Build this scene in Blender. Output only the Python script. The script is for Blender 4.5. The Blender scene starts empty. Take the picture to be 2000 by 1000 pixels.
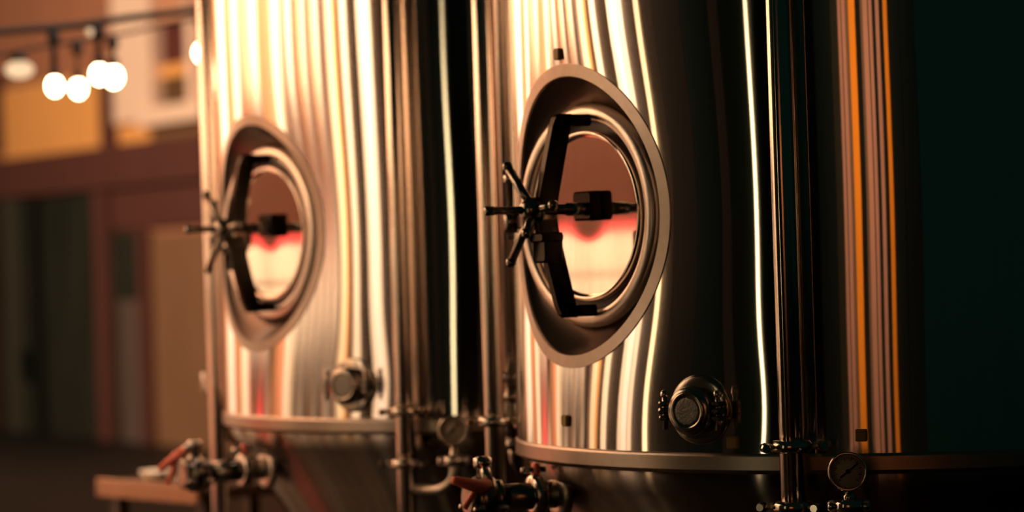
import bpy, math, random
from mathutils import Vector, Matrix
random.seed(7)
PI = math.pi
S = bpy.context.scene
COL = S.collection

# ------------------------------------------------------------------ camera
F_PX, ROLL, PITCH, CAM_Z = 5500.0, 0.0312, 0.0022, 1.5
cr, sr, cp, sp = math.cos(ROLL), math.sin(ROLL), math.cos(PITCH), math.sin(PITCH)
RIGHT = Vector((cr, sr * sp, -sr * cp)); UP = Vector((sr, -cr * sp, cr * cp)); FWD = Vector((0, cp, sp))
CAM = Vector((0, 0, CAM_Z))
cam_data = bpy.data.cameras.new('camera'); cam = bpy.data.objects.new('camera', cam_data); COL.objects.link(cam)
m3 = Matrix((RIGHT, UP, -FWD)).transposed()
cam.matrix_world = Matrix.Translation(CAM) @ m3.to_4x4()
cam_data.sensor_width = 36.0
cam_data.lens = F_PX / 2000 * 36
cam_data.clip_end = 200
cam_data.dof.use_dof = True
cam_data.dof.focus_distance = 4.85
cam_data.dof.aperture_fstop = 2.5
S.camera = cam

# ------------------------------------------------------------------ world, lights, exposure
S.view_settings.view_transform = 'Standard'
S.view_settings.look = 'None'
S.view_settings.gamma = 1.0
S.view_settings.use_curve_mapping = False
S.view_settings.exposure = 0.0
W = bpy.data.worlds.new('night'); S.world = W; W.use_nodes = True
W.node_tree.nodes['Background'].inputs[0].default_value = (0.0016, 0.0072, 0.0055, 1)
W.node_tree.nodes['Background'].inputs[1].default_value = 1.0

def area_light(name, loc, target, sx, sy, power, color, spread=180):
    d = bpy.data.lights.new(name, 'AREA'); d.shape = 'RECTANGLE'; d.size = sx; d.size_y = sy
    d.energy = power; d.color = color; d.spread = math.radians(spread)
    o = bpy.data.objects.new(name, d); COL.objects.link(o); o.location = loc
    o.rotation_euler = (Vector(target) - Vector(loc)).to_track_quat('-Z', 'Y').to_euler()
    return o
area_light('added_board_light', (-0.9, 7.9, 3.35), (-2.2, 7.9, 2.25), 6.4, 0.3, 330, (1.0, 0.70, 0.53), 110)  # added light, brightens the unseen boards that the tanks mirror
area_light('added_rear_light', (-2.1, -1.7, 3.0), (-2.1, -3.0, 1.8), 3.0, 0.2, 95, (1.0, 0.70, 0.45))  # extra light for the unseen rear boards, no fixture behind it
area_light('added_facade_light', (-8.5, 17.5, 4.6), (-3.9, 26.2, 2.2), 1.2, 1.2, 1000, (1.0, 0.72, 0.50))  # added light without a visible fixture, brightens the far facade

# ------------------------------------------------------------------ helpers
def ray(px, py):
    return (FWD + RIGHT * ((px - 1000) / F_PX) + UP * ((500 - py) / F_PX))
def at(px, py, y):
    d = ray(px, py); return CAM + d * (y / d.y)

class MB:
    def __init__(s): s.v = []; s.f = []; s.sm = []
    def add(s, vs, fs, smooth=True):
        o = len(s.v); s.v += [tuple(v) for v in vs]
        for f in fs: s.f.append(tuple(i + o for i in f)); s.sm.append(smooth)
        return s
    def box(s, c, sx, sy, sz, X=Vector((1, 0, 0)), Y=Vector((0, 1, 0)), Z=Vector((0, 0, 1)), bev=0.0):
        c = Vector(c)
        if bev <= 0:
            vs = [c + X * (i * sx / 2) + Y * (j * sy / 2) + Z * (k * sz / 2) for i in (-1, 1) for j in (-1, 1) for k in (-1, 1)]
            fs = [(0, 1, 3, 2), (4, 6, 7, 5), (0, 4, 5, 1), (2, 3, 7, 6), (0, 2, 6, 4), (1, 5, 7, 3)]
            return s.add(vs, fs, False)
        b = bev; vs = []; 
        loops = []
        for (k, ins) in ((-1, b), (-1, 0), (1, 0), (1, b)):
            z = k * (sz / 2 - (0 if ins else b)); hx, hy = sx / 2 - ins, sy / 2 - ins
            pts = [(-hx, -hy + b), (-hx + b, -hy), (hx - b, -hy), (hx, -hy + b), (hx, hy - b), (hx - b, hy), (-hx + b, hy), (-hx, hy - b)]
            loops.append([c + X * p + Y * q + Z * z for p, q in pts])
        n = 8
        for L in loops: vs += L
        fs = [(i * n + j, i * n + (j + 1) % n, (i + 1) * n + (j + 1) % n, (i + 1) * n + j) for i in range(3) for j in range(n)]
        fs += [tuple(reversed(range(n))), tuple(range(3 * n, 4 * n))]
        return s.add(vs, fs, False)
    def loops(s, L, close=True, cap0=False, cap1=False, smooth=True):
        n = len(L[0]); vs = [p for l in L for p in l]; fs = []
        for i in range(len(L) - 1):
            for j in range(n if close else n - 1):
                a = i * n + j; b = i * n + (j + 1) % n
                fs.append((a, b, b + n, a + n))
        if cap0: fs.append(tuple(reversed(range(n))))
        if cap1: fs.append(tuple(range((len(L) - 1) * n, len(L) * n)))
        return s.add(vs, fs, smooth)
    def lathe(s, prof, o, axis, seg=24, cap0=True, cap1=True, smooth=True):
        axis = Vector(axis).normalized(); o = Vector(o)
        a = axis.orthogonal().normalized(); b = axis.cross(a)
        L = [[o + axis * h + (a * math.cos(2 * PI * k / seg) + b * math.sin(2 * PI * k / seg)) * r for k in range(seg)] for r, h in prof]
        return s.loops(L, True, cap0, cap1, smooth)
    def tube(s, pts, r, seg=14, caps=True):
        pts = [Vector(p) for p in pts]; L = []; ref = None
        rs = r if isinstance(r, (list, tuple)) else [r] * len(pts)
        for i, p in enumerate(pts):
            t = (pts[min(i + 1, len(pts) - 1)] - pts[max(i - 1, 0)]).normalized()
            if ref is None: ref = t.orthogonal().normalized()
            a = (ref - t * ref.dot(t)).normalized(); ref = a; b = t.cross(a)
            L.append([p + (a * math.cos(2 * PI * k / seg) + b * math.sin(2 * PI * k / seg)) * rs[i] for k in range(seg)])
        return s.loops(L, True, caps, caps)
    def ball(s, c, r, seg=16, rings=10, sz=1.0):
        c = Vector(c)
        prof = [(max(1e-4, r * math.sin(PI * i / rings)), -r * sz * math.cos(PI * i / rings)) for i in range(rings + 1)]
        return s.lathe(prof, c, (0, 0, 1), seg)
    def build(s, name, mat, parent=None):
        me = bpy.data.meshes.new(name); me.from_pydata(s.v, [], s.f)
        me.polygons.foreach_set('use_smooth', s.sm); me.update()
        me.materials.append(mat)
        o = bpy.data.objects.new(name, me); COL.objects.link(o)
        if parent is not None: o.parent = parent
        return o

def thing(name, label, cat, loc=(0, 0, 0), group=None):
    o = bpy.data.objects.new(name, None); COL.objects.link(o); o.location = loc
    o.empty_display_size = 0.1
    o['label'] = label; o['category'] = cat
    if group: o['group'] = group
    return o
def tag(o, label, cat, group=None):
    o['label'] = label; o['category'] = cat
    if group: o['group'] = group
    return o
def struct(o): o['kind'] = 'structure'; return o
def arc(p0, p1, p2, n=8):
    p0, p1, p2 = Vector(p0), Vector(p1), Vector(p2)
    return [p0 * (1 - t) ** 2 + p1 * 2 * t * (1 - t) + p2 * t * t for t in [i / n for i in range(n + 1)]]

# ------------------------------------------------------------------ materials
def srgb(r, g, b):
    f = lambda c: c / 12.92 if c < .04045 else ((c + .055) / 1.055) ** 2.4
    return (f(r / 255), f(g / 255), f(b / 255), 1)
def new_mat(name):
    m = bpy.data.materials.new(name); m.use_nodes = True
    nt = m.node_tree; nt.nodes.clear()
    out = nt.nodes.new('ShaderNodeOutputMaterial'); return m, nt, out
def glossy(name, col, rough, aniso=0.0, bump=0.0, bump_scale=(200, 200, 4)):
    m, nt, out = new_mat(name)
    g = nt.nodes.new('ShaderNodeBsdfAnisotropic'); g.inputs['Color'].default_value = (*col, 1)
    g.inputs['Roughness'].default_value = rough; g.inputs['Anisotropy'].default_value = aniso
    if aniso:
        t = nt.nodes.new('ShaderNodeTangent'); t.direction_type = 'RADIAL'; t.axis = 'Z'
        nt.links.new(t.outputs[0], g.inputs['Tangent'])
    # faint polishing grain in the tint
    tc = nt.nodes.new('ShaderNodeTexCoord'); mp = nt.nodes.new('ShaderNodeMapping'); mp.inputs['Scale'].default_value = bump_scale
    nz = nt.nodes.new('ShaderNodeTexNoise'); nz.inputs['Scale'].default_value = 1.0; nz.inputs['Detail'].default_value = 2
    rp = nt.nodes.new('ShaderNodeMapRange'); rp.inputs[3].default_value = 0.86; rp.inputs[4].default_value = 1.08
    mx = nt.nodes.new('ShaderNodeVectorMath'); mx.operation = 'SCALE'; mx.inputs[0].default_value = col
    nt.links.new(tc.outputs['Object'], mp.inputs[0]); nt.links.new(mp.outputs[0], nz.inputs[0]); nt.links.new(nz.outputs[0], rp.inputs[0])
    nt.links.new(rp.outputs[0], mx.inputs['Scale']); nt.links.new(mx.outputs[0], g.inputs['Color'])
    if bump:
        b = nt.nodes.new('ShaderNodeBump'); b.inputs['Strength'].default_value = bump; b.inputs['Distance'].default_value = 0.002
        nt.links.new(nz.outputs[0], b.inputs['Height']); nt.links.new(b.outputs[0], g.inputs['Normal'])
    nt.links.new(g.outputs[0], out.inputs[0]); return m
def paint(name, col, rough=0.6, var=0.25, scale=(3, 3, 14), spec=0.2):
    m, nt, out = new_mat(name)
    p = nt.nodes.new('ShaderNodeBsdfPrincipled'); p.inputs['Roughness'].default_value = rough; p.inputs['Specular IOR Level'].default_value = spec
    tc = nt.nodes.new('ShaderNodeTexCoord'); mp = nt.nodes.new('ShaderNodeMapping'); mp.inputs['Scale'].default_value = scale
    nz = nt.nodes.new('ShaderNodeTexNoise'); nz.inputs['Scale'].default_value = 2.0; nz.inputs['Detail'].default_value = 4
    mix = nt.nodes.new('ShaderNodeMix'); mix.data_type = 'RGBA'
    mix.inputs[6].default_value = (*[c * (1 - var) for c in col[:3]], 1); mix.inputs[7].default_value = (*[min(1, c * (1 + var * .5)) for c in col[:3]], 1)
    nt.links.new(tc.outputs['Object'], mp.inputs[0]); nt.links.new(mp.outputs[0], nz.inputs[0])
    nt.links.new(nz.outputs[0], mix.inputs[0]); nt.links.new(mix.outputs[2], p.inputs['Base Color'])
    nt.links.new(p.outputs[0], out.inputs[0]); return m
def emit(name, col, strength):
    m, nt, out = new_mat(name)
    e = nt.nodes.new('ShaderNodeEmission'); e.inputs[0].default_value = (*col, 1); e.inputs[1].default_value = strength
    nt.links.new(e.outputs[0], out.inputs[0]); return m

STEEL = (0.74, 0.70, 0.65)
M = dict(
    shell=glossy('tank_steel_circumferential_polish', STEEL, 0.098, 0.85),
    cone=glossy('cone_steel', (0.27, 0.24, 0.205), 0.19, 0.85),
    pipe=glossy('pipe_steel', (0.70, 0.62, 0.54), 0.13, 0.75),
    band=glossy('sanded_weld_band', (0.36, 0.305, 0.26), 0.32, 0.0, 0.0, (60, 60, 60)),
    satin=glossy('satin_steel', (0.62, 0.56, 0.49), 0.36, 0.0, 0.0, (40, 40, 40)),
    dish=glossy('dish_steel_dark_reflection', (0.11, 0.085, 0.07), 0.28, 0.0, 0.0, (30, 30, 30)),  # dark reflection of the recess put into the steel colour
    polish=glossy('polished_steel', (0.58, 0.52, 0.46), 0.15),
    mirror=glossy('door_mirror_steel', (0.78, 0.69, 0.60), 0.08, 0.0, 0.0, (90, 90, 6)),
    dark=glossy('dark_cast_steel', (0.27, 0.245, 0.21), 0.2),
    arm=glossy('arm_steel_dark_reflection', (0.045, 0.040, 0.034), 0.2),  # dark surroundings mirrored by the arms, painted in as near-black steel
    port=glossy('port_steel', (0.40, 0.36, 0.31), 0.17),
    rubber=paint('black_rubber', (0.012, 0.012, 0.011), 0.45, 0.2),
    brass=paint('olive_brass', (0.30, 0.20, 0.05), 0.5, 0.2),
    red=paint('red_grip', (0.80, 0.20, 0.13), 0.45, 0.15),
    dial=paint('gauge_dial', (0.42, 0.38, 0.30), 0.4, 0.1),
    black=paint('black_paint', (0.006, 0.006, 0.006), 0.6, 0.1, spec=0.03),
    floor=paint('dark_concrete_floor', (0.012, 0.010, 0.008), 0.55, 0.4, (1, 1, 1)),
    bulb=emit('bulb_glow', (1.0, 0.74, 0.44), 22.0),
    globe=emit('globe_glow', (1.0, 0.66, 0.38), 1.1),
    lamp_shade=emit('streak_lamp_glow', (1.0, 0.77, 0.42), 4.6),
    lamp_shade2=emit('slim_streak_lamp_glow', (1.0, 0.62, 0.30), 3.2),
    neon=emit('red_neon', (1.0, 0.045, 0.05), 2.6),
)

# ------------------------------------------------------------------ setting
fl = MB().box((-2, 14, -0.1), 26, 40, 0.2).build('floor', M['floor']); struct(fl)

# unseen upright boards added at left so the tanks mirror vertical stripes
def board_wall(name, boards, place, h0=0.0, h1=3.2, back=None):
    root = back.build(name, M['black']); struct(root)
    mats = {}
    for i, (a, b, colr) in enumerate(boards):
        key = colr
        if key not in mats: mats[key] = paint('stripe_board_paint', srgb(*colr), 0.8, 0.12, (2, 2, 1.2), 0.05)
        mb = MB(); place(mb, a + 0.005, b - 0.005, h0, h1, 0.018 + 0.012 * ((i * 7) % 3))
        mb.build('board', mats[key], root)
    return root
CR, WH, YE, PE, OG, SA, TN, GM, BR, DB, DK, BK, PK = ((238, 225, 200), (250, 244, 232), (240, 224, 182), (222, 180, 140), (214, 150, 84), (205, 140, 105),
    (172, 128, 88), (128, 104, 92), (120, 74, 46), (44, 33, 22), (36, 26, 16), (11, 18, 15), (226, 132, 108))  # board colours chosen as the stripe tones mirrored in the steel
LB = [(0.4, 1.0, BK), (1.0, 1.7, BK), (1.7, 2.4, BK), (2.4, 3.0, BK), (3.0, 3.55, BK), (3.55, 3.75, (40, 34, 28)), (3.75, 4.3, BK), (4.3, 4.8, (20, 18, 14)),
      (4.8, 5.08, (26, 20, 15)), (5.08, 5.33, (38, 28, 20)), (5.33, 5.42, CR), (5.42, 5.55, WH), (5.55, 5.615, CR), (5.615, 5.83, DK), (5.83, 5.95, CR),
      (5.95, 6.03, DK), (6.03, 6.08, OG), (6.08, 6.20, YE), (6.20, 6.27, GM), (6.27, 6.335, DK), (6.335, 6.42, CR), (6.42, 6.50, PE), (6.50, 6.565, DK), (6.565, 6.64, CR), (6.64, 6.72, PE),
      (6.72, 6.80, BR), (6.80, 6.92, CR), (6.92, 7.0, GM), (7.0, 7.06, YE), (7.06, 7.2, CR), (7.2, 7.35, SA), (7.35, 7.5, TN), (7.5, 7.6, CR), (7.6, 7.74, CR), (7.74, 7.95, PE),
      (7.95, 8.1, PK), (8.1, 8.45, CR), (8.45, 8.7, TN), (8.7, 8.95, SA), (8.95, 9.4, WH), (9.4, 9.9, CR), (9.9, 10.4, SA), (10.4, 11.0, TN), (11.0, 11.6, SA)]
def place_left(mb, a, b, h0, h1, t): mb.box((-2.2 - 0.02 + t / 2, (a + b) / 2, (h0 + h1) / 2), t, b - a, h1 - h0)
board_wall('stripe_wall_left', LB, place_left, back=MB().box((-2.28, 6.0, 1.6), 0.12, 11.2, 3.2))
LV, MV, ORG, DGN = (176, 128, 110), (110, 84, 66), (232, 140, 40), (16, 20, 18)
RB = [(-4.6, -3.8, DGN), (-3.8, -3.31, DGN), (-3.31, -2.96, (40, 36, 28)), (-2.96, -2.80, LV), (-2.80, -2.76, DGN), (-2.76, -2.58, LV), (-2.58, -2.44, MV), (-2.44, -2.14, ORG), (-2.14, -1.92, DGN), (-1.92, -1.80, MV),
      (-1.80, -1.58, LV), (-1.58, -1.55, DGN), (-1.55, -1.40, LV), (-1.40, -1.26, DGN), (-1.26, -1.10, LV), (-1.10, -0.94, DGN), (-0.94, -0.77, ORG), (-0.77, -0.3, DGN), (-0.3, 0.3, DGN)]
def place_rear(mb, a, b, h0, h1, t): mb.box(((a + b) / 2, -3.0 - 0.02 + t / 2, (h0 + h1) / 2), b - a, t, h1 - h0)
board_wall('stripe_wall_rear', RB, place_rear, back=MB().box((-2.15, -3.08, 1.6), 4.9, 0.12, 3.2))  # unseen boards behind the camera, added for thin stripes on the right tank

# far facade: a wall that recedes to the left, seen beyond the tanks
FP, FD = Vector((-2.66, 24.0, 0)), Vector((-0.51, 0.86, 0)).normalized()
FN = Vector((-FD.y, FD.x, 0))
if FN.dot(CAM - FP) < 0: FN = -FN
def fac(px, py):
    d = ray(px, py); t = (FP - CAM).dot(FN) / d.dot(FN); p = CAM + d * t
    return (p - FP).dot(FD), p.z
def fbox(mb, x0, y0, x1, y1, n0, n1):
    ym, xm = (y0 + y1) / 2, (x0 + x1) / 2
    u0, u1 = fac(x0, ym)[0], fac(x1, ym)[0]; z1, z0 = fac(xm, y0)[1], fac(xm, y1)[1]
    mb.box(FP + FD * ((u0 + u1) / 2) + FN * ((n0 + n1) / 2) + Vector((0, 0, (z0 + z1) / 2)), abs(u1 - u0), abs(n1 - n0), abs(z1 - z0), FD, FN)
    return mb
plaster = paint('rose_plaster', srgb(168, 112, 84), 0.8, 0.2, (1, 1, 1))
maroon = paint('maroon_paint', srgb(90, 54, 47), 0.6, 0.15, (1, 1, 1))
white_trim = paint('cream_trim_paint', srgb(240, 205, 180), 0.6, 0.08, (1, 1, 1))
amber = paint('amber_panel', srgb(238, 168, 96), 0.6, 0.12, (1, 1, 1))
dglass = paint('dark_door_pane', srgb(46, 46, 38), 0.35, 0.5, (1.5, 1.5, .6))
tan_p = paint('tan_wall_paint', srgb(128, 92, 66), 0.8, 0.15, (1, 1, 1))
wb = MB().box(FP + FD * 2.5 - FN * 0.2 + Vector((0, 0, 3)), 14, 0.4, 6, FD, FN).build('wall_back', plaster); struct(wb)
t1 = fbox(MB(), -60, 292, 430, 372, 0.0, 0.16).build('trim_1', maroon); struct(t1)
t1b = fbox(MB(), -60, 372, 430, 452, 0.0, 0.06).build('trim_2', maroon); struct(t1b)
for n, (a, b, c, d) in enumerate(((-60, 150, 14, 300), (204, 150, 240, 300), (300, 250, 430, 292)), 3):
    struct(fbox(MB(), a, b, c, d, 0.0, 0.05).build('trim_%d' % n, maroon if n < 5 else paint('olive_brown_paint', srgb(120, 88, 60), 0.7, 0.1)))
am = bpy.data.objects.new('window_1', None); COL.objects.link(am); struct(am)
fbox(MB(), 16, 158, 203, 302, 0.0, 0.05).build('panel', amber, am)
fbox(MB(), 241, 188, 304, 286, 0.0, 0.05).build('panel', amber, am)
w2 = bpy.data.objects.new('window_2', None); COL.objects.link(w2); struct(w2)
fbox(MB(), 246, -60, 322, 238, 0.0, 0.14).build('jamb', white_trim, w2)
fbox(MB(), 300, 204, 430, 240, 0.0, 0.18).build('sill', white_trim, w2)
fbox(MB(), 322, -60, 432, 40, 0.0, 0.10).build('lintel', paint('rose_trim', srgb(196, 140, 108), 0.7, 0.1), w2)
fbox(MB(), 324, 40, 384, 124, 0.0, 0.03).build('blind', paint('dark_red_blind', srgb(92, 46, 40), 0.7, 0.1), w2)
fbox(MB(), 324, 124, 384, 148, 0.0, 0.05).build('rail', amber, w2)
fbox(MB(), 324, 148, 384, 204, 0.0, 0.03).build('pane', paint('olive_pane', srgb(96, 70, 44), 0.5, 0.2), w2)
fbox(MB(), 384, -20, 400, 230, 0.0, 0.10).build('jamb', white_trim, w2)
d1 = bpy.data.objects.new('door_1', None); COL.objects.link(d1); struct(d1)
fbox(MB(), -60, 372, 14, 1010, 0.06, 0.14).build('frame', paint('dark_maroon', srgb(60, 34, 30), 0.6, 0.1), d1)
fbox(MB(), 14, 372, 216, 1010, 0.06, 0.08).build('pane', dglass, d1)
fbox(MB(), 40, 380, 54, 1010, 0.08, 0.12).build('stile', paint('grey_stile', srgb(70, 66, 54), 0.5, 0.1), d1)
fbox(MB(), 94, 372, 104, 1010, 0.08, 0.13).build('stile', M['black'], d1)
fbox(MB(), 216, 372, 240, 1010, 0.06, 0.14).build('frame', maroon, d1)
pull = fbox(MB(), 74, 680, 82, 740, 0.12, 0.18).build('pull_handle', M['polish'], d1)
d2 = bpy.data.objects.new('door_2', None); COL.objects.link(d2); struct(d2)
fbox(MB(), 240, 452, 312, 1010, 0.06, 0.08).build('pane', dglass, d2)
fbox(MB(), 258, 585, 300, 1010, 0.08, 0.10).build('pane_highlight', paint('grey_lilac_highlight', srgb(92, 76, 68), 0.6, 0.25), d2)  # soft highlight on the dark pane, painted as a paler strip
fbox(MB(), 304, 452, 316, 1010, 0.06, 0.14).build('frame', maroon, d2)
struct(fbox(MB(), 316, 452, 520, 1010, 0.0, 0.06).build('trim_6', tan_p))

# ------------------------------------------------------------------ tanks
R = 0.80
def make_tank(name, label, cx, cy, mphi, dents, seed, tabs):
    root = thing(name, label, 'tank', (cx, cy, 0), 'row of steel fermenting tanks')
    zb, zt = 1.143, 3.05
    rnd = random.Random(seed)
    wav = [(rnd.uniform(2, 9), rnd.uniform(1.2, 4.5), rnd.uniform(0, 6.28), rnd.uniform(0, 6.28)) for _ in range(7)]
    def h(phi, z):
        v = 0
        for (dp, dz, amp, sg) in dents:
            d2 = (R * math.radians(phi - dp)) ** 2 + (z - dz) ** 2
            v -= amp * math.exp(-d2 / sg ** 2)
        f = math.radians(phi)
        for (a, b, p1, p2) in wav: v += 0.00028 * math.sin(a * f + p1) * math.sin(b * z * 2 + p2)
        return v
    def surf(phi, z, off=0.0):
        f = math.radians(phi); r = R + h(phi, z) + off
        return Vector((r * math.sin(f), -r * math.cos(f), z))
    m = math.radians(mphi)
    N = Vector((math.sin(m), -math.cos(m), 0)); U = Vector((math.cos(m), math.sin(m), 0)); V = Vector((0, 0, 1))
    mz = MZ[name]
    def P(u, v, n): return N * (R + n) + U * u + V * (v + mz)
    # shell
    phis = [-100 + 0.5 * i for i in range(int(155 / 0.5) + 1)] + [60 + 5 * i for i in range(40)]
    phis = sorted(set(round(p, 3) for p in phis if p < 259.9))
    zs = [zb + 0.01 * i for i in range(101)] + [2.25, 2.4, 2.6, 2.8, zt]
    vs = [surf(p, z) for z in zs for p in phis]; nP = len(phis); fs = []
    for i in range(len(zs) - 1):
        for j in range(nP):
            j2 = (j + 1) % nP
            pc = phis[j] + 0.25; zc = (zs[i] + zs[i + 1]) / 2
            if abs(pc - mphi) < 40:
                u = R * math.sin(math.radians(pc - mphi)); v = zc - mz
                if u * u + v * v < 0.272 ** 2: continue
            fs.append((i * nP + j, i * nP + j2, (i + 1) * nP + j2, (i + 1) * nP + j))
    sh = MB(); sh.add(vs, fs)
    top = [[Vector((rr * math.sin(math.radians(p)), -rr * math.cos(math.radians(p)), zz)) for p in phis] for rr, zz in ((R, zt), (R - .1, zt + .12), (R - .4, zt + .22), (0.06, zt + .26))]
    sh.loops(top, True, False, True)
    sh.build('shell', M['shell'], root)
    # sanded weld band at the foot of the shell
    bz0 = zb - 0.034
    prof = [(R - .012, bz0 - .004), (R - .001, bz0), (R + .0025, bz0 + .006), (R + .0025, zb - .004), (R + .001, zb + .001), (R - .004, zb + .003)]
    wbm = MB()
    for q in (prof[0:3], prof[2:4], prof[3:6]): wbm.lathe(q, (0, 0, 0), (0, 0, 1), 160, False, False)
    wbm.build('weld_band', M['band'], root)
    # cone
    cone = [(R - .006, bz0)]
    for k in range(1, 9):
        a = k / 8 * math.radians(57); rk = 0.06
        cone.append((R - .006 - rk * (1 - math.cos(a)), bz0 - rk * math.sin(a)))
    r0, z0 = cone[-1]; sl = math.tan(math.radians(33))
    ze = 0.30; re = max(0.06, r0 - (z0 - ze) * 0.66)
    for k in range(1, 9): cone.append((r0 + (re - r0) * k / 8, z0 + (ze - z0) * k / 8))
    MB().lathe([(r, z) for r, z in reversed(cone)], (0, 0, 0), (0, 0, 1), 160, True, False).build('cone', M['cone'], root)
    MB().lathe([(.03, .14), (.03, .29), (.045, .295), (.045, .31)], (0, 0, 0), (0, 0, 1), 24).build('bottom_outlet', M['polish'], root)
    for a in (125, 180, 235):
        f = math.radians(a); x, y = .66 * math.sin(f), -.66 * math.cos(f)
        MB().lathe([(.06, 0), (.06, .02), (.035, .03), (.035, 1.02)], (x, y, 0), (0, 0, 1), 18).build('leg', M['satin'], root)
    # ---- manway
    seg = 96
    def ring_surf(rho, off):
        L = []
        for k in range(seg):
            t = 2 * PI * k / seg; u, v = rho * math.cos(t), rho * math.sin(t)
            L.append(surf(mphi + math.degrees(math.asin(u / R)), mz + v, off))
        return L
    def oval(d, n, bu=.252, bv=.214):
        return [P((bu + d) * math.cos(2 * PI * k / seg), (bv + d) * math.sin(2 * PI * k / seg), n) for k in range(seg)]
    MB().loops([ring_surf(.290, -.006), ring_surf(.289, .002)]).loops([ring_surf(.289, .002), ring_surf(.2655, .002)]).loops([ring_surf(.2655, .002), ring_surf(.2640, -.008)]).build('manway_collar', M['band'], root)
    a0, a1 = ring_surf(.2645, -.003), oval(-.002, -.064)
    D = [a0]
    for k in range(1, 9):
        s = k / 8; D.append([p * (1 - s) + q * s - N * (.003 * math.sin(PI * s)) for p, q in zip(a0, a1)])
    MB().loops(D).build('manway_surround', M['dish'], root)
    MB().loops([oval(.000, -.070), oval(-.001, -.058), oval(-.002, -.052), oval(-.005, -.0475), oval(-.012, -.0440), oval(-.019, -.0430), oval(-.026, -.0440), oval(-.030, -.0475), oval(-.0325, -.056), oval(-.033, -.072)]).build('manway_flange', M['satin'], root)
    MB().loops([oval(-.032, -.070), oval(-.036, -.068), oval(-.048, -.068), oval(-.054, -.070)]).build('gasket', M['rubber'], root)
    door = MB()
    dl = [oval(-.0505, -.070), oval(-.051, -.054), oval(-.0525, -.0480), oval(-.0560, -.0460), oval(-.0595, -.0480), oval(-.062, -.0530), oval(-.064, -.0560)]
    ou, ov = .252 - .064, .214 - .064
    door.loops(dl); cl = [dl[-1]]
    for k in range(1, 20):
        s = 1 - k / 20
        rr = s * 0.16; n = -.0560 - .0012 * math.exp(-(rr / .035) ** 2)
        cl.append([P(ou * s * math.cos(2 * PI * q / seg), ov * s * math.sin(2 * PI * q / seg), n) for q in range(seg)])
    door.loops(cl, True, False, True)
    dr = door.build('manway_door', M['mirror'], root)
    # boss block on the door, spindle, hub and star handle
    b = MB(); b.box(P(.020, .018, -.044), .070, .056, .026, U, V, N, .004); b.build('boss_block', M['arm'], dr)
    b = MB(); b.lathe([(.013, -.04), (.013, .02), (.010, .022), (.010, .10), (.0075, .102), (.0075, .178), (.009, .180), (.009, .194), (.006, .197)], P(.036, .012, -.01), N, 16)
    b.build('spindle', M['dark'], dr)
    hb = MB(); hb.lathe([(.020, .042), (.024, .046), (.024, .068), (.019, .074), (.013, .082)], P(.036, .012, .026), N, 20)
    hub = hb.build('handle_hub', M['dark'], dr)
    for ang, ln, tilt in ((131, .112, .012), (235, .118, .014), (5, .075, .0), (300, .05, .03)):
        a = math.radians(ang); dd = U * math.cos(a) + V * math.sin(a)
        c0 = P(.036, .012, .083)
        pts = [c0 + dd * .016, c0 + dd * ln * .5 + N * tilt * .5, c0 + dd * ln + N * tilt]
        s = MB(); s.tube(pts, [.0075, .0085, .0085]); s.ball(pts[-1], .0105, 12, 8); s.build('spoke', M['dark'], dr)
    # bow-shaped clamp yoke
    for sgn, nm in ((1, 'clamp_arm'), (-1, 'clamp_arm')):
        b = MB(); w = .016
        path = [(.006 * sgn, .080, .038), (.040 * sgn, .074, .032), (.168 * sgn, .042, .002), (.186 * sgn, .034, -.004), (.192 * sgn, .026, .000)]
        L = [[P(.038 - w / 2, v, nf), P(.038 + w / 2, v, nf), P(.038 + w / 2, v, nb), P(.038 - w / 2, v, nb)] for v, nf, nb in path]
        b.loops(L, True, True, True, False)
        b.build(nm, M['arm'], dr)
        MB().box(P(.038, .180 * sgn, -.009), .020, .022, .070, U, V, N, .003).build('hook', M['arm'], dr)
    b = MB(); b.box(P(.036, -.060, .054), .050, .056, .040, U, V, N, .004); b.box(P(.038, -.040, .058), .054, .018, .046, U, V, N, .003)
    b.build('yoke_block', M['arm'], dr)
    # hinge pin at the left edge
    b = MB(); b.lathe([(.007, -.06), (.007, .052), (.012, .053), (.012, .066), (.007, .07)], P(-.225, .02, -.012), V, 14); b.build('hinge_pin', M['polish'], root)
    b = MB(); b.lathe([(.014, -.022), (.014, .022)], P(-.225, -.005, -.012), V, 14); b.box(P(-.205, -.005, -.022), .05, .03, .014, U, V, N, .003); b.build('hinge_knuckle', M['dark'], root)
    # tabs
    for (px, py) in tabs:
        p, z = cyl_hit(px, py, cx, cy, R + .002)
        b = MB(); f = math.radians(p); n_ = Vector((math.sin(f), -math.cos(f), 0)); u_ = Vector((math.cos(f), math.sin(f), 0))
        b.box(surf(p, z, .003), .021, .022, .008, u_, V, n_, .002); b.build('weld_tab', M['brass'], root)
    return root, surf, P, (U, V, N)

def cyl_hit(px, py, cx, cy, rad):
    d = ray(px, py); a = d.x * d.x + d.y * d.y; b = d.x * (CAM.x - cx) + d.y * (CAM.y - cy); c = (CAM.x - cx) ** 2 + (CAM.y - cy) ** 2 - rad * rad
    t = (-b - math.sqrt(b * b - a * c)) / a; p = CAM + d * t
    return math.degrees(math.atan2(p.x - cx, -(p.y - cy))), p.z
def cyl_pt(px, py, cx, cy, rad):
    p, z = cyl_hit(px, py, cx, cy, rad); f = math.radians(p)
    return Vector((cx + rad * math.sin(f), cy - rad * math.cos(f), z))

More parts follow.
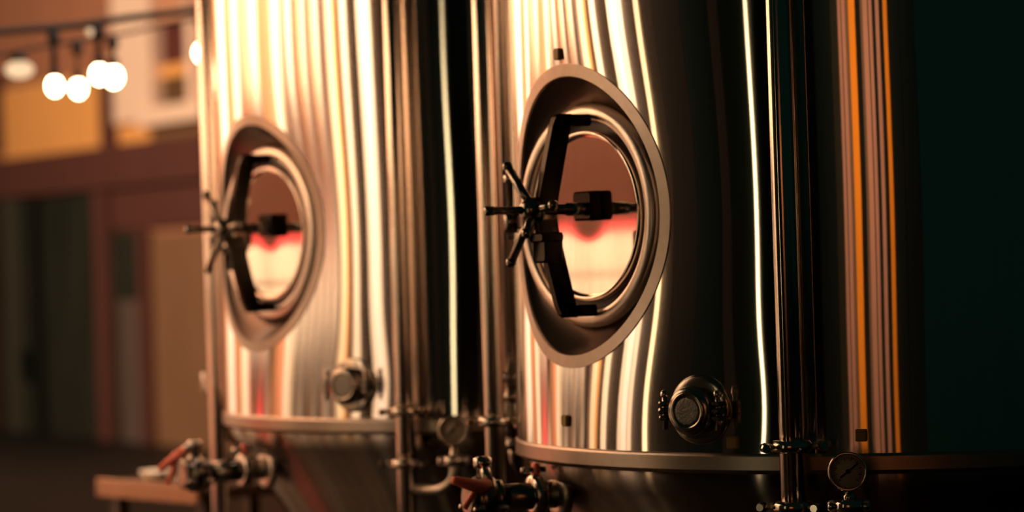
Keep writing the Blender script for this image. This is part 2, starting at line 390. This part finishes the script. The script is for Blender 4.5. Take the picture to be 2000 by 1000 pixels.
AX, AY, BX, BY = 0.046, 7.282, 0.798, 5.735
MZ = {}
pa, za = cyl_hit(495, 456, AX, AY, R - .012); pb, zb_ = cyl_hit(1109, 422, BX, BY, R - .012)
MZ['fermenting_tank'] = zb_; MZ['fermenting_tank.001'] = za
fpa, fza = cyl_hit(690, 752, AX, AY, R); fpb, fzb = cyl_hit(1366, 801, BX, BY, R)
tB, sB, PB, fB = make_tank('fermenting_tank', 'large steel tank at right, its oval hatch nearest the camera', BX, BY, pb,
    [(pb, zb_, .026, .30), (fpb + 1, fzb, .0028, .12)], 3, [(1430, 865), (1682, 850), (1101, 822), (1081, 106)])
tA, sA, PA, fA = make_tank('fermenting_tank.001', 'steel tank farther back at left, hatch out of focus beside glowing bulbs', AX, AY, pa,
    [(pa, za, .020, .30), (fpa + 1, fza, .0028, .12)], 11, [])

# sample-port fitting on each shell
def triclamp(mb, c, ax, r, w=.016, lug=None):
    ax = Vector(ax).normalized()
    mb.lathe([(r * .9, -w * .75), (r + .010, -w * .7), (r + .014, -w * .3), (r + .014, w * .3), (r + .010, w * .7), (r * .9, w * .75)], c, ax, 28)
    return mb
def make_port(label, tank, surf, phi, z, cap_label=None):
    o = Vector(tank.location); f = math.radians(phi)
    n = Vector((math.sin(f), -math.cos(f), 0)); u = Vector((math.cos(f), math.sin(f), 0)); v = Vector((0, 0, 1))
    root = thing('sample_port', label, 'fitting', o + surf(phi, z), 'clamped ports on the tank shells')
    Z0 = Vector((0, 0, 0))
    MB().lathe([(.064, -.003), (.064, .002), (.060, .005), (.050, .006), (.036, .009)], Z0, n, 36).build('wall_flange', M['port'], root)
    MB().lathe([(.030, .006), (.030, .026)], Z0, n, 28).build('neck', M['dark'], root)
    cl = triclamp(MB(), n * .032, n, .031, .018).build('clamp', M['port'], root)
    for s in (-1, 1):
        b = MB()
        b.box(n * .032 + u * (.056 * s) + v * .0, .020, .012, .020, u, v, n, .003)
        b.box(n * .032 + u * (.056 * s) + v * .013, .018, .009, .018, u, v, n, .002); b.box(n * .032 + u * (.056 * s) - v * .013, .018, .009, .018, u, v, n, .002)
        b.build('clamp_lug', M['dark'], cl)
        MB().tube([n * .032 + u * (.056 * s) - v * .034, n * .032 + u * (.056 * s) + v * .030], .005, 10).ball(n * .032 + u * (.056 * s) + v * .030, .008, 10, 8).build('clamp_bolt', M['polish'], cl)
    cap = MB(); cap.lathe([(.037, .034), (.037, .046), (.033, .049), (.028, .0485), (.027, .045)], Z0, n, 32); cap.build('cap', M['port'], root)
    fc = MB(); fc.lathe([(.0265, .042), (.0265, .0465), (.022, .0475), (.012, .0465), (.004, .047)], Z0, n, 28); fc.build('sight_glass', glossy('knurled_face', (.20, .19, .17), .40, 0, .6, (300, 300, 300)), root)
    return root
make_port('round clamped port with bright cap low on the right tank', tB, sB, fpb, fzb)
make_port('blurred round clamped port low on the left tank', tA, sA, fpa, fza)

# vertical pipes with clamps
def make_pipe(name, label, base, r, z1, clamps, stub_side=0, z0=0.0):
    root = thing(name, label, 'pipe', (base.x, base.y, 0), 'vertical cleaning pipes in front of the tanks')
    MB().lathe([(r, z0), (r, z1)], (0, 0, 0), (0, 0, 1), 40).build('tube', M['pipe'], root)
    if z0 == 0.0:
        MB().lathe([(r + .03, 0), (r + .03, .012), (r + .004, .016), (r + .002, .02)], (0, 0, 0), (0, 0, 1), 28).build('foot_flange', M['satin'], root)
    for cz, ang in clamps:
        c = triclamp(MB(), (0, 0, cz), (0, 0, 1), r + .001, .015).build('clamp', M['polish'], root)
        a = math.radians(ang); d = Vector((math.cos(a), math.sin(a), 0)); e = Vector((-d.y, d.x, 0)); zz = Vector((0, 0, 1))
        for s in (-1, 1):
            b = MB(); b.box(zz * cz + d * (r + .022) * s, .020, .024, .011, d, e, zz, .003); b.build('clamp_lug', M['satin'], c)
            MB().tube([zz * cz + d * (r + .026) * s - e * .022 , zz * cz + d * (r + .026) * s + e * .020], .0045, 10).build('clamp_bolt', M['polish'], c)
            MB().lathe([(.007, -.009), (.009, -.005), (.009, .007), (.006, .011)], zz * cz + d * (r + .030) * s - e * .020, e, 8, smooth=False).build('wing_nut', M['polish'], c)
    return root
def zat(px, py, p): return at(px, py, p.y).z
# right tank, front pipe
PR = .0215
pF = cyl_pt(1520, 60, BX, BY, R + .052)
make_pipe('cleaning_pipe', 'sharp vertical steel pipe crossing the right tank, clamped near its foot', pF, PR, 3.2, [(zat(1535, 872, pF), 8), (zat(1540, 990, pF), -30)])
pG = cyl_pt(767, 60, AX, AY, R + .052)
make_pipe('cleaning_pipe', 'blurred vertical copper-lit pipe with two clamps before the left tank', pG, PR, 3.2, [(zat(790, 803, pG), 0), (zat(795, 905, pG), -25)])
pL = at(942, 40, 5.98)
make_pipe('cleaning_pipe', 'vertical pipe in the gap between the two tanks, one clamp low down', pL, PR, 3.2, [(zat(965, 823, pL), 0)])
pM = at(401, 40, 7.55)
make_pipe('cleaning_pipe', 'vertical pipe at the left edge of the left tank, beside the bulbs', pM, PR, 3.2, [])
# thinner pipes behind them that end in a small valve
def make_thin(label, base, z0, z1, vlabel):
    root = thing('spray_pipe', label, 'pipe', (base.x, base.y, z0), 'thin pipes behind the vertical pipes')
    MB().lathe([(.012, 0), (.012, z1 - z0)], (0, 0, 0), (0, 0, 1), 24).build('tube', M['pipe'], root)
    c = triclamp(MB(), (0, 0, .02), (0, 0, 1), .013, .014).build('clamp', M['dark'], root)
    v = thing('ball_valve', vlabel, 'valve', (base.x, base.y, z0 - .09), 'small valves below the thin pipes')
    MB().lathe([(.013, -.045), (.020, -.04), (.020, -.03), (.014, -.028), (.024, -.015), (.026, .02), (.024, .045), (.014, .058), (.020, .06), (.020, .072), (.013, .076), (.012, .092)], (0, 0, 0), (0, 0, 1), 24).build('body', M['dark'], v)
    b = MB(); b.tube([(-.02, -.02, .02), (-.045, -.03, .03), (-.048, -.03, .085)], [.006, .007, .006]); b.build('lever', M['satin'], v)
    MB().lathe([(.020, 0), (.026, .004), (.026, .022), (.018, .026)], (.018, -.018, .012), (.6, -.6, 0), 18).build('side_cap', M['dark'], v)
    b = MB(); b.tube(arc((0, 0, -.045), (0, 0, -.10), (.05, .03, -.12)), .012); b.build('outlet_elbow', M['dark'], v)
    return root
qL = at(977, 60, 6.09)
make_thin('thin tan pipe between the tanks, close behind the thicker pipe', qL, zat(985, 755, qL), 3.2, 'dark little valve left of the right tank, under the thin pipe')
qM = at(413, 60, 7.72)
make_thin('thin shadowed pipe hugging the left tank behind the thicker pipe', qM, zat(428, 722, qM), 3.2, 'blurred dark little valve at the left edge of the left tank')

# pressure gauges
def make_gauge(label, c, pipe, foot_z, needle_deg, elbow, groupless=None):
    to = (CAM - c).normalized(); fx = Vector((-0.10, 0, 0))
    n = (to + fx).normalized(); n.z = 0; n.normalize(); u = Vector((-n.y, n.x, 0)); v = Vector((0, 0, 1))
    root = thing('pressure_gauge', label, 'gauge', c, 'pressure gauges beside the pipes')
    r = .0315
    MB().lathe([(r * .92, -.022), (r, -.018), (r, .004), (r + .0028, .006), (r + .0028, .012), (r - .001, .0135), (r - .0025, .010), (r - .0025, .005)], (0, 0, 0), n, 40, True, False).build('case', M['polish'], root)
    MB().lathe([(r - .002, .003), (r - .002, .0055)], (0, 0, 0), n, 40).build('dial', M['dial'], root)
    b = MB()
    for k in range(28):
        a = math.radians(-45 + 270 * k / 27); rr = r * (.74 if k % 3 else .70); l = .0035 if k % 3 else .006
        d = u * math.cos(a) + v * math.sin(a); e = u * -math.sin(a) + v * math.cos(a)
        b.box(d * rr + n * .006, l, .0008 if k % 3 else .0013, .0006, d, e, n)
    b.build('scale_marks', M['black'], root)
    a = math.radians(needle_deg); d = u * math.cos(a) + v * math.sin(a); e = u * -math.sin(a) + v * math.cos(a)
    b = MB(); b.box(d * .002 + n * .0075, r * 1.25, .0026, .001, d, e, n); b.lathe([(.004, 0), (.004, .002)], n * .0075, n, 14); b.build('needle', M['black'], root)
    fz = foot_z - c.z
    MB().lathe([(.008, -r - .001), (.008, fz + .02), (.011, fz + .018), (.011, fz + .010)], (0, 0, 0), (0, 0, 1), 16).build('stem', M['polish'], root)
    cl = triclamp(MB(), (0, 0, fz), (0, 0, 1), .013, .016).build('clamp', M['polish'], root)
    for s in (-1, 1):
        MB().box(u * (.030 * s) + v * fz, .014, .014, .02, u, n, v, .003).build('clamp_lug', M['satin'], cl)
        MB().ball(u * (.030 * s) + v * fz + n * .012, .007, 10, 8).build('wing_nut', M['polish'], cl)
    if elbow:
        p0 = Vector((0, 0, fz - .008)); pe = pipe - c
        p1 = Vector((0, 0, fz - .02)); pk = Vector((0, 0, elbow - c.z)); pz = Vector((pe.x, pe.y, elbow - c.z)); pz = pz + (pk - pz).normalized() * (PR + .0005)
        mid = pk + (pz - pk) * .42
        pts = [p0, p1] + arc(p1, pk + Vector((0, 0, .012)), mid, 10) + [pz]
        MB().tube(pts, .0115, 18).build('elbow_tube', M['satin'], root)
    return root
cB = cyl_pt(1657, 920, BX, BY, R + .10); cA = cyl_pt(885, 840, AX, AY, R + .10)
make_gauge('round dial gauge standing right of the sharp pipe on the right tank', cB, pF, zat(1657, 988, cB), 38, zat(1660, 1060, cB))
make_gauge('blurred round dial gauge on a bent tube before the left tank', cA, pG, zat(886, 900, cA), 50, zat(860, 958, cA))

# outlet with butterfly valve on each cone
def cone_r(z):
    return (R - .006 - .06 * (1 - math.cos(math.radians(57)))) - (1.109 - .06 * math.sin(math.radians(57)) - z) * 0.66
def make_outlet(label, tank, flange_px, valve_px, lever, vlab):
    (fx, fy), (vx, vy) = flange_px, valve_px
    cx, cy = tank.location.x, tank.location.y
    rc = R - .065
    base = cyl_pt(fx, fy, cx, cy, rc); f = math.atan2(base.x - cx, -(base.y - cy))
    n = Vector((math.sin(f), -math.cos(f), 0))
    best = None
    for k in range(5, 60):
        q = base + n * (k * .01); d = q - CAM
        xx = 1000 + F_PX * d.dot(RIGHT) / d.dot(FWD)
        if best is None or abs(xx - vx) < best[0]: best = (abs(xx - vx), k * .01)
    L = best[1]
    end = base + n * L; zt_ = zat(vx, vy, end); 
    zz_ = (zt_ + base.z) / 2
    rz = cone_r(zz_); base = Vector((cx + rz * math.sin(f), cy - rz * math.cos(f), zz_))
    root = thing('outlet_pipe', label, 'pipe', base, 'outlet pipes on the tank cones')
    MB().lathe([(.026, -.004), (.026, L - .036)], (0, 0, 0), n, 28).build('tube', M['dark'], root)
    MB().lathe([(.040, .0), (.048, .004), (.050, .012), (.048, .020), (.030, .024)], (0, 0, 0), n, 32).build('wall_flange', M['satin'], root)
    cl = triclamp(MB(), n * (L * .36), n, .028, .018).build('clamp', M['polish'], root)
    w = Vector((-n.y, n.x, 0)); v = Vector((0, 0, 1))
    MB().box(n * (L * .36) + v * .052, .022, .012, .024, w, n, v, .003).build('clamp_lug', M['red'], cl)
    MB().tube([n * (L * .36) + v * .050 - n * .02, n * (L * .36) + v * .050 + n * .03], .006, 10).build('clamp_bolt', M['polish'], cl)
    va = thing('butterfly_valve', vlab, 'valve', base + n * L, 'butterfly valves at the outlets')
    MB().lathe([(.026, -.036), (.036, -.034), (.036, -.024), (.030, -.02), (.044, -.016), (.046, 0), (.044, .016), (.030, .02), (.036, .024), (.036, .034), (.026, .036)], (0, 0, 0), n, 32).build('body', M['dark'], va)
    for s in (-1, 1):
        for q in (-1, 1):
            MB().lathe([(.007, -.008), (.0085, -.004), (.0085, .006), (.006, .010)], n * (.022 * s) + w * (.040 * q) - v * .016, n, 8, smooth=False).ball(n * (.030 * s) + w * (.040 * q) - v * .016, .0065, 10, 6).build('body_bolt', M['polish'], va)
    MB().lathe([(.013, .040), (.013, .058), (.018, .060), (.018, .078), (.010, .082)], (0, 0, 0), v, 18).build('stem', M['polish'], va)
    o = va.location
    yv = (base + n * L).y
    pts = [at(px, py, yv + dy) - (base + n * L) for px, py, dy in lever]
    top = v * .070
    b = MB(); b.tube([top, pts[0]], [.011, .010]); lv = b.build('lever', M['polish'], va)
    MB().tube(pts, [.010] + [.013] * (len(pts) - 2) + [.008]).build('grip', M['red'], lv)
    t = pts[0] + (pts[-1] - pts[0]) * .35
    MB().tube([t - v * .012, t - v * .05 + (pts[-1] - pts[0]) * .35], .006, 10).build('trigger', M['red'], lv)
    return root
make_outlet('outlet pipe at the bottom of the right tank with a round clamp', tB, (1128, 968), (968, 968), [(955, 945, -.03), (930, 950, -.06), (885, 938, -.10)], 'valve with raised red lever between the tanks at bottom')
make_outlet('dark blurred outlet pipe at the bottom of the left tank', tA, (530, 915), (378, 925), [(358, 880, -.03), (345, 892, -.06), (313, 916, -.10)], 'blurred valve with red lever beside the table at lower left')

# ------------------------------------------------------------------ table behind the left tank
tb = thing('side_table', 'small table with pale wooden edge, blurred at lower left', 'table', (-1.03, 8.9, 0))
wood = paint('pale_wood', srgb(150, 112, 84), 0.6, 0.2, (2, 14, 2)); dkw = paint('dark_table_top', srgb(70, 52, 38), 0.5, 0.2)
e0 = at(195, 950, 9.0); e1 = at(388, 968, 8.55); loc = Vector((-1.03, 8.9, 0))
ed = e1 - e0; ed.z = 0; eL = ed.length; ed.normalize(); en = Vector((-ed.y, ed.x, 0))
zc = (e0.z + e1.z) / 2; mid = (e0 + e1) / 2 - loc; mid.z = zc
MB().box(mid + en * .30, eL, .60, .040, ed, en, bev=.006).build('tabletop', dkw, tb)
MB().box(mid - en * .006, eL + .01, .014, .058, ed, en, bev=.004).build('edge_band', wood, tb)
for a in (-1, 1):
    for b_ in (0.05, .55):
        p = mid + ed * (a * (eL / 2 - .04)) + en * b_; MB().box((p.x, p.y, (zc - .02) / 2), .04, .04, zc - .02, ed, en).build('leg', dkw, tb)
cp_ = thing('bowl', 'small white bowl set on the blurred table at lower left', 'bowl', at(292, 944, 9.02))
cp_.location = loc + mid + en * .075 - ed * .075; cp_.location.z = zc + .020
wht = paint('white_glaze', srgb(226, 218, 196), 0.3, 0.05)
MB().lathe([(.022, 0), (.030, .004), (.044, .022), (.050, .036), (.047, .036), (.040, .022), (.026, .009), (.004, .008)], (0, 0, 0), (0, 0, 1), 28).build('bowl_body', wht, cp_)

# ------------------------------------------------------------------ string lights
YC = 9.6
def cable(label, pts, r, y):
    P3 = [at(px, py, y + (px / 400) * .3) for px, py in pts]; o = P3[0]
    root = thing('light_string', label, 'string lights', o, 'overhead light cables')
    MB().tube([p - o for p in P3], r, 8).build('cable', M['black'], root); return P3, r
c1 = cable('thick dark cable of the string lights sagging across the upper left', [(-120, 72), (0, 62), (60, 57), (100, 54), (150, 50), (190, 44), (250, 35), (330, 26), (420, 14)], .013, YC)
c2 = cable('thinner paler cable looping below the thick one at upper left', [(-120, 112), (0, 108), (80, 92), (150, 80), (200, 74), (260, 62), (330, 46), (420, 28)], .0065, YC + .9)
def pendant(label, px, py, cab, r=.030, glow='bulb', sz=1.25):
    P3, cw = cab
    y = P3[0].y
    for _ in range(4):
        c = at(px, py, y)
        for p, q in zip(P3, P3[1:]):
            if p.x <= c.x <= q.x:
                t = p.lerp(q, (c.x - p.x) / (q.x - p.x)); break
        y = t.y
    root = thing('string_bulb', label, 'bulb', c, 'glowing bulbs of the string lights')
    MB().ball((0, 0, 0), r, 18, 12, sz).build('glass_bulb', M[glow], root)
    top = t - c - Vector((0, 0, cw))
    h1 = min(r * sz * 1.9, top.z - .004)
    MB().lathe([(r * .45, r * sz * .85), (r * .62, r * sz * 1.0), (r * .62, h1 * .92), (r * .3, h1)], (0, 0, 0), (0, 0, 1), 14).build('socket', M['black'], root)
    MB().tube([(0, 0, h1), top], .011 if cw > .01 else .005, 8).build('drop_cord', M['black'], root)
    if top.z > .1: MB().lathe([(.011, -.05), (.022, -.03), (.022, -.002), (.014, 0)], top, (0, 0, 1), 10).build('cord_joint', M['black'], root)
    return root
pendant('leftmost of the tight glowing bulbs, on a long dark drop cord', 107, 168, c1, .027)
pendant('lowest glowing bulb, second from left in the hanging cluster', 153, 173, c2, .028)
pendant('upper glowing bulb of the touching pair right of the cluster', 194, 145, c1, .028)
pendant('rightmost bulb of the cluster, touching its upper neighbour', 222, 150, c2, .032)
pendant('single glowing bulb half hidden by the left tank edge pipe', 394, 103, c2, .028)
pendant('large dim peach globe lamp at the far upper left', 38, 136, c2, .054, 'globe', .62)
pendant('small faint bulb right under the thick cable above the bright cluster', 176, 62, c1, .012, 'globe', 1.2)

# ------------------------------------------------------------------ unseen lamps and cabinets added to be mirrored in the steel
def streak_lamp(label, x, y, r, z0, z1, mat):  # unseen glowing columns, added to draw narrow bright lines in the steel
    root = thing('streak_lamp', label, 'lamp', (x, y, 0), 'unseen lamps added for reflected streaks')
    MB().lathe([(.13, 0), (.13, .018), (.02, .026), (.012, .03), (.012, z0)], (0, 0, 0), (0, 0, 1), 24).build('stand', M['black'], root)
    MB().lathe([(r * .9, z0), (r, z0 + .02), (r, z1 - .02), (r * .9, z1)], (0, 0, 0), (0, 0, 1), 24).build('lamp_shade', mat, root)
    MB().lathe([(r * 1.05, z1), (r * 1.05, z1 + .015), (r * .3, z1 + .03)], (0, 0, 0), (0, 0, 1), 24).build('shade_cap', M['black'], root)
streak_lamp('unseen slim lamp nearest the camera, added for a reflected streak', -2.06, 2.99, .034, .7, 2.3, M['lamp_shade'])
streak_lamp('unseen slim lamp farther from the camera, added for a reflected streak', -1.46, 5.10, .030, .7, 2.3, M['lamp_shade2'])
tile = paint('white_tile', srgb(226, 214, 190), 0.25, 0.06)
brown_board = paint('brown_board', srgb(74, 46, 34), 0.7, 0.3, (2, 30, 2), 0.05)
def mirrored_cabinet(label, y0, n):  # unseen cabinet made up for what the hatch doors mirror
    w = n * .125
    sh = thing('mirrored_cabinet', label, 'cabinet', (-2.06, y0 + w / 2, 1.33), 'unseen tiled cabinets added for the hatch reflections')
    MB().box((-.02, 0, .125), .16, w, .25).build('carcass', M['black'], sh)
    for i in range(n):
        for j in range(2):
            MB().box((.066, -w / 2 + .0625 + i * .125, .064 + j * .122), .012, .114, .112, bev=.004).build('tile', tile, sh)
    MB().box((-.06, 0, .44), .05, w, .38).build('back_board', brown_board, sh)
    MB().tube([(.05, -w * .42, .262), (.05, w * .38, .262)], .011, 12).build('red_tube', M['neon'], sh)
mirrored_cabinet('unseen tiled cabinet with red tube, added for the right hatch reflection', 6.28, 6)
mirrored_cabinet('unseen tiled cabinet with red tube, added for the left hatch reflection', 7.44, 5)
nl = thing('added_red_post', 'unseen low red glowing post, added for red streaks on the tanks', 'lamp', (-2.03, 7.66, 0))  # added red glow, out of view, for reddish streaks low on the tanks
MB().lathe([(.10, 0), (.10, .02), (.03, .03)], (0, 0, 0), (0, 0, 1), 20).build('stand', M['black'], nl)
MB().lathe([(.040, .03), (.045, .05), (.045, 1.12), (.03, 1.14)], (0, 0, 0), (0, 0, 1), 20).build('red_tube', M['neon'], nl)
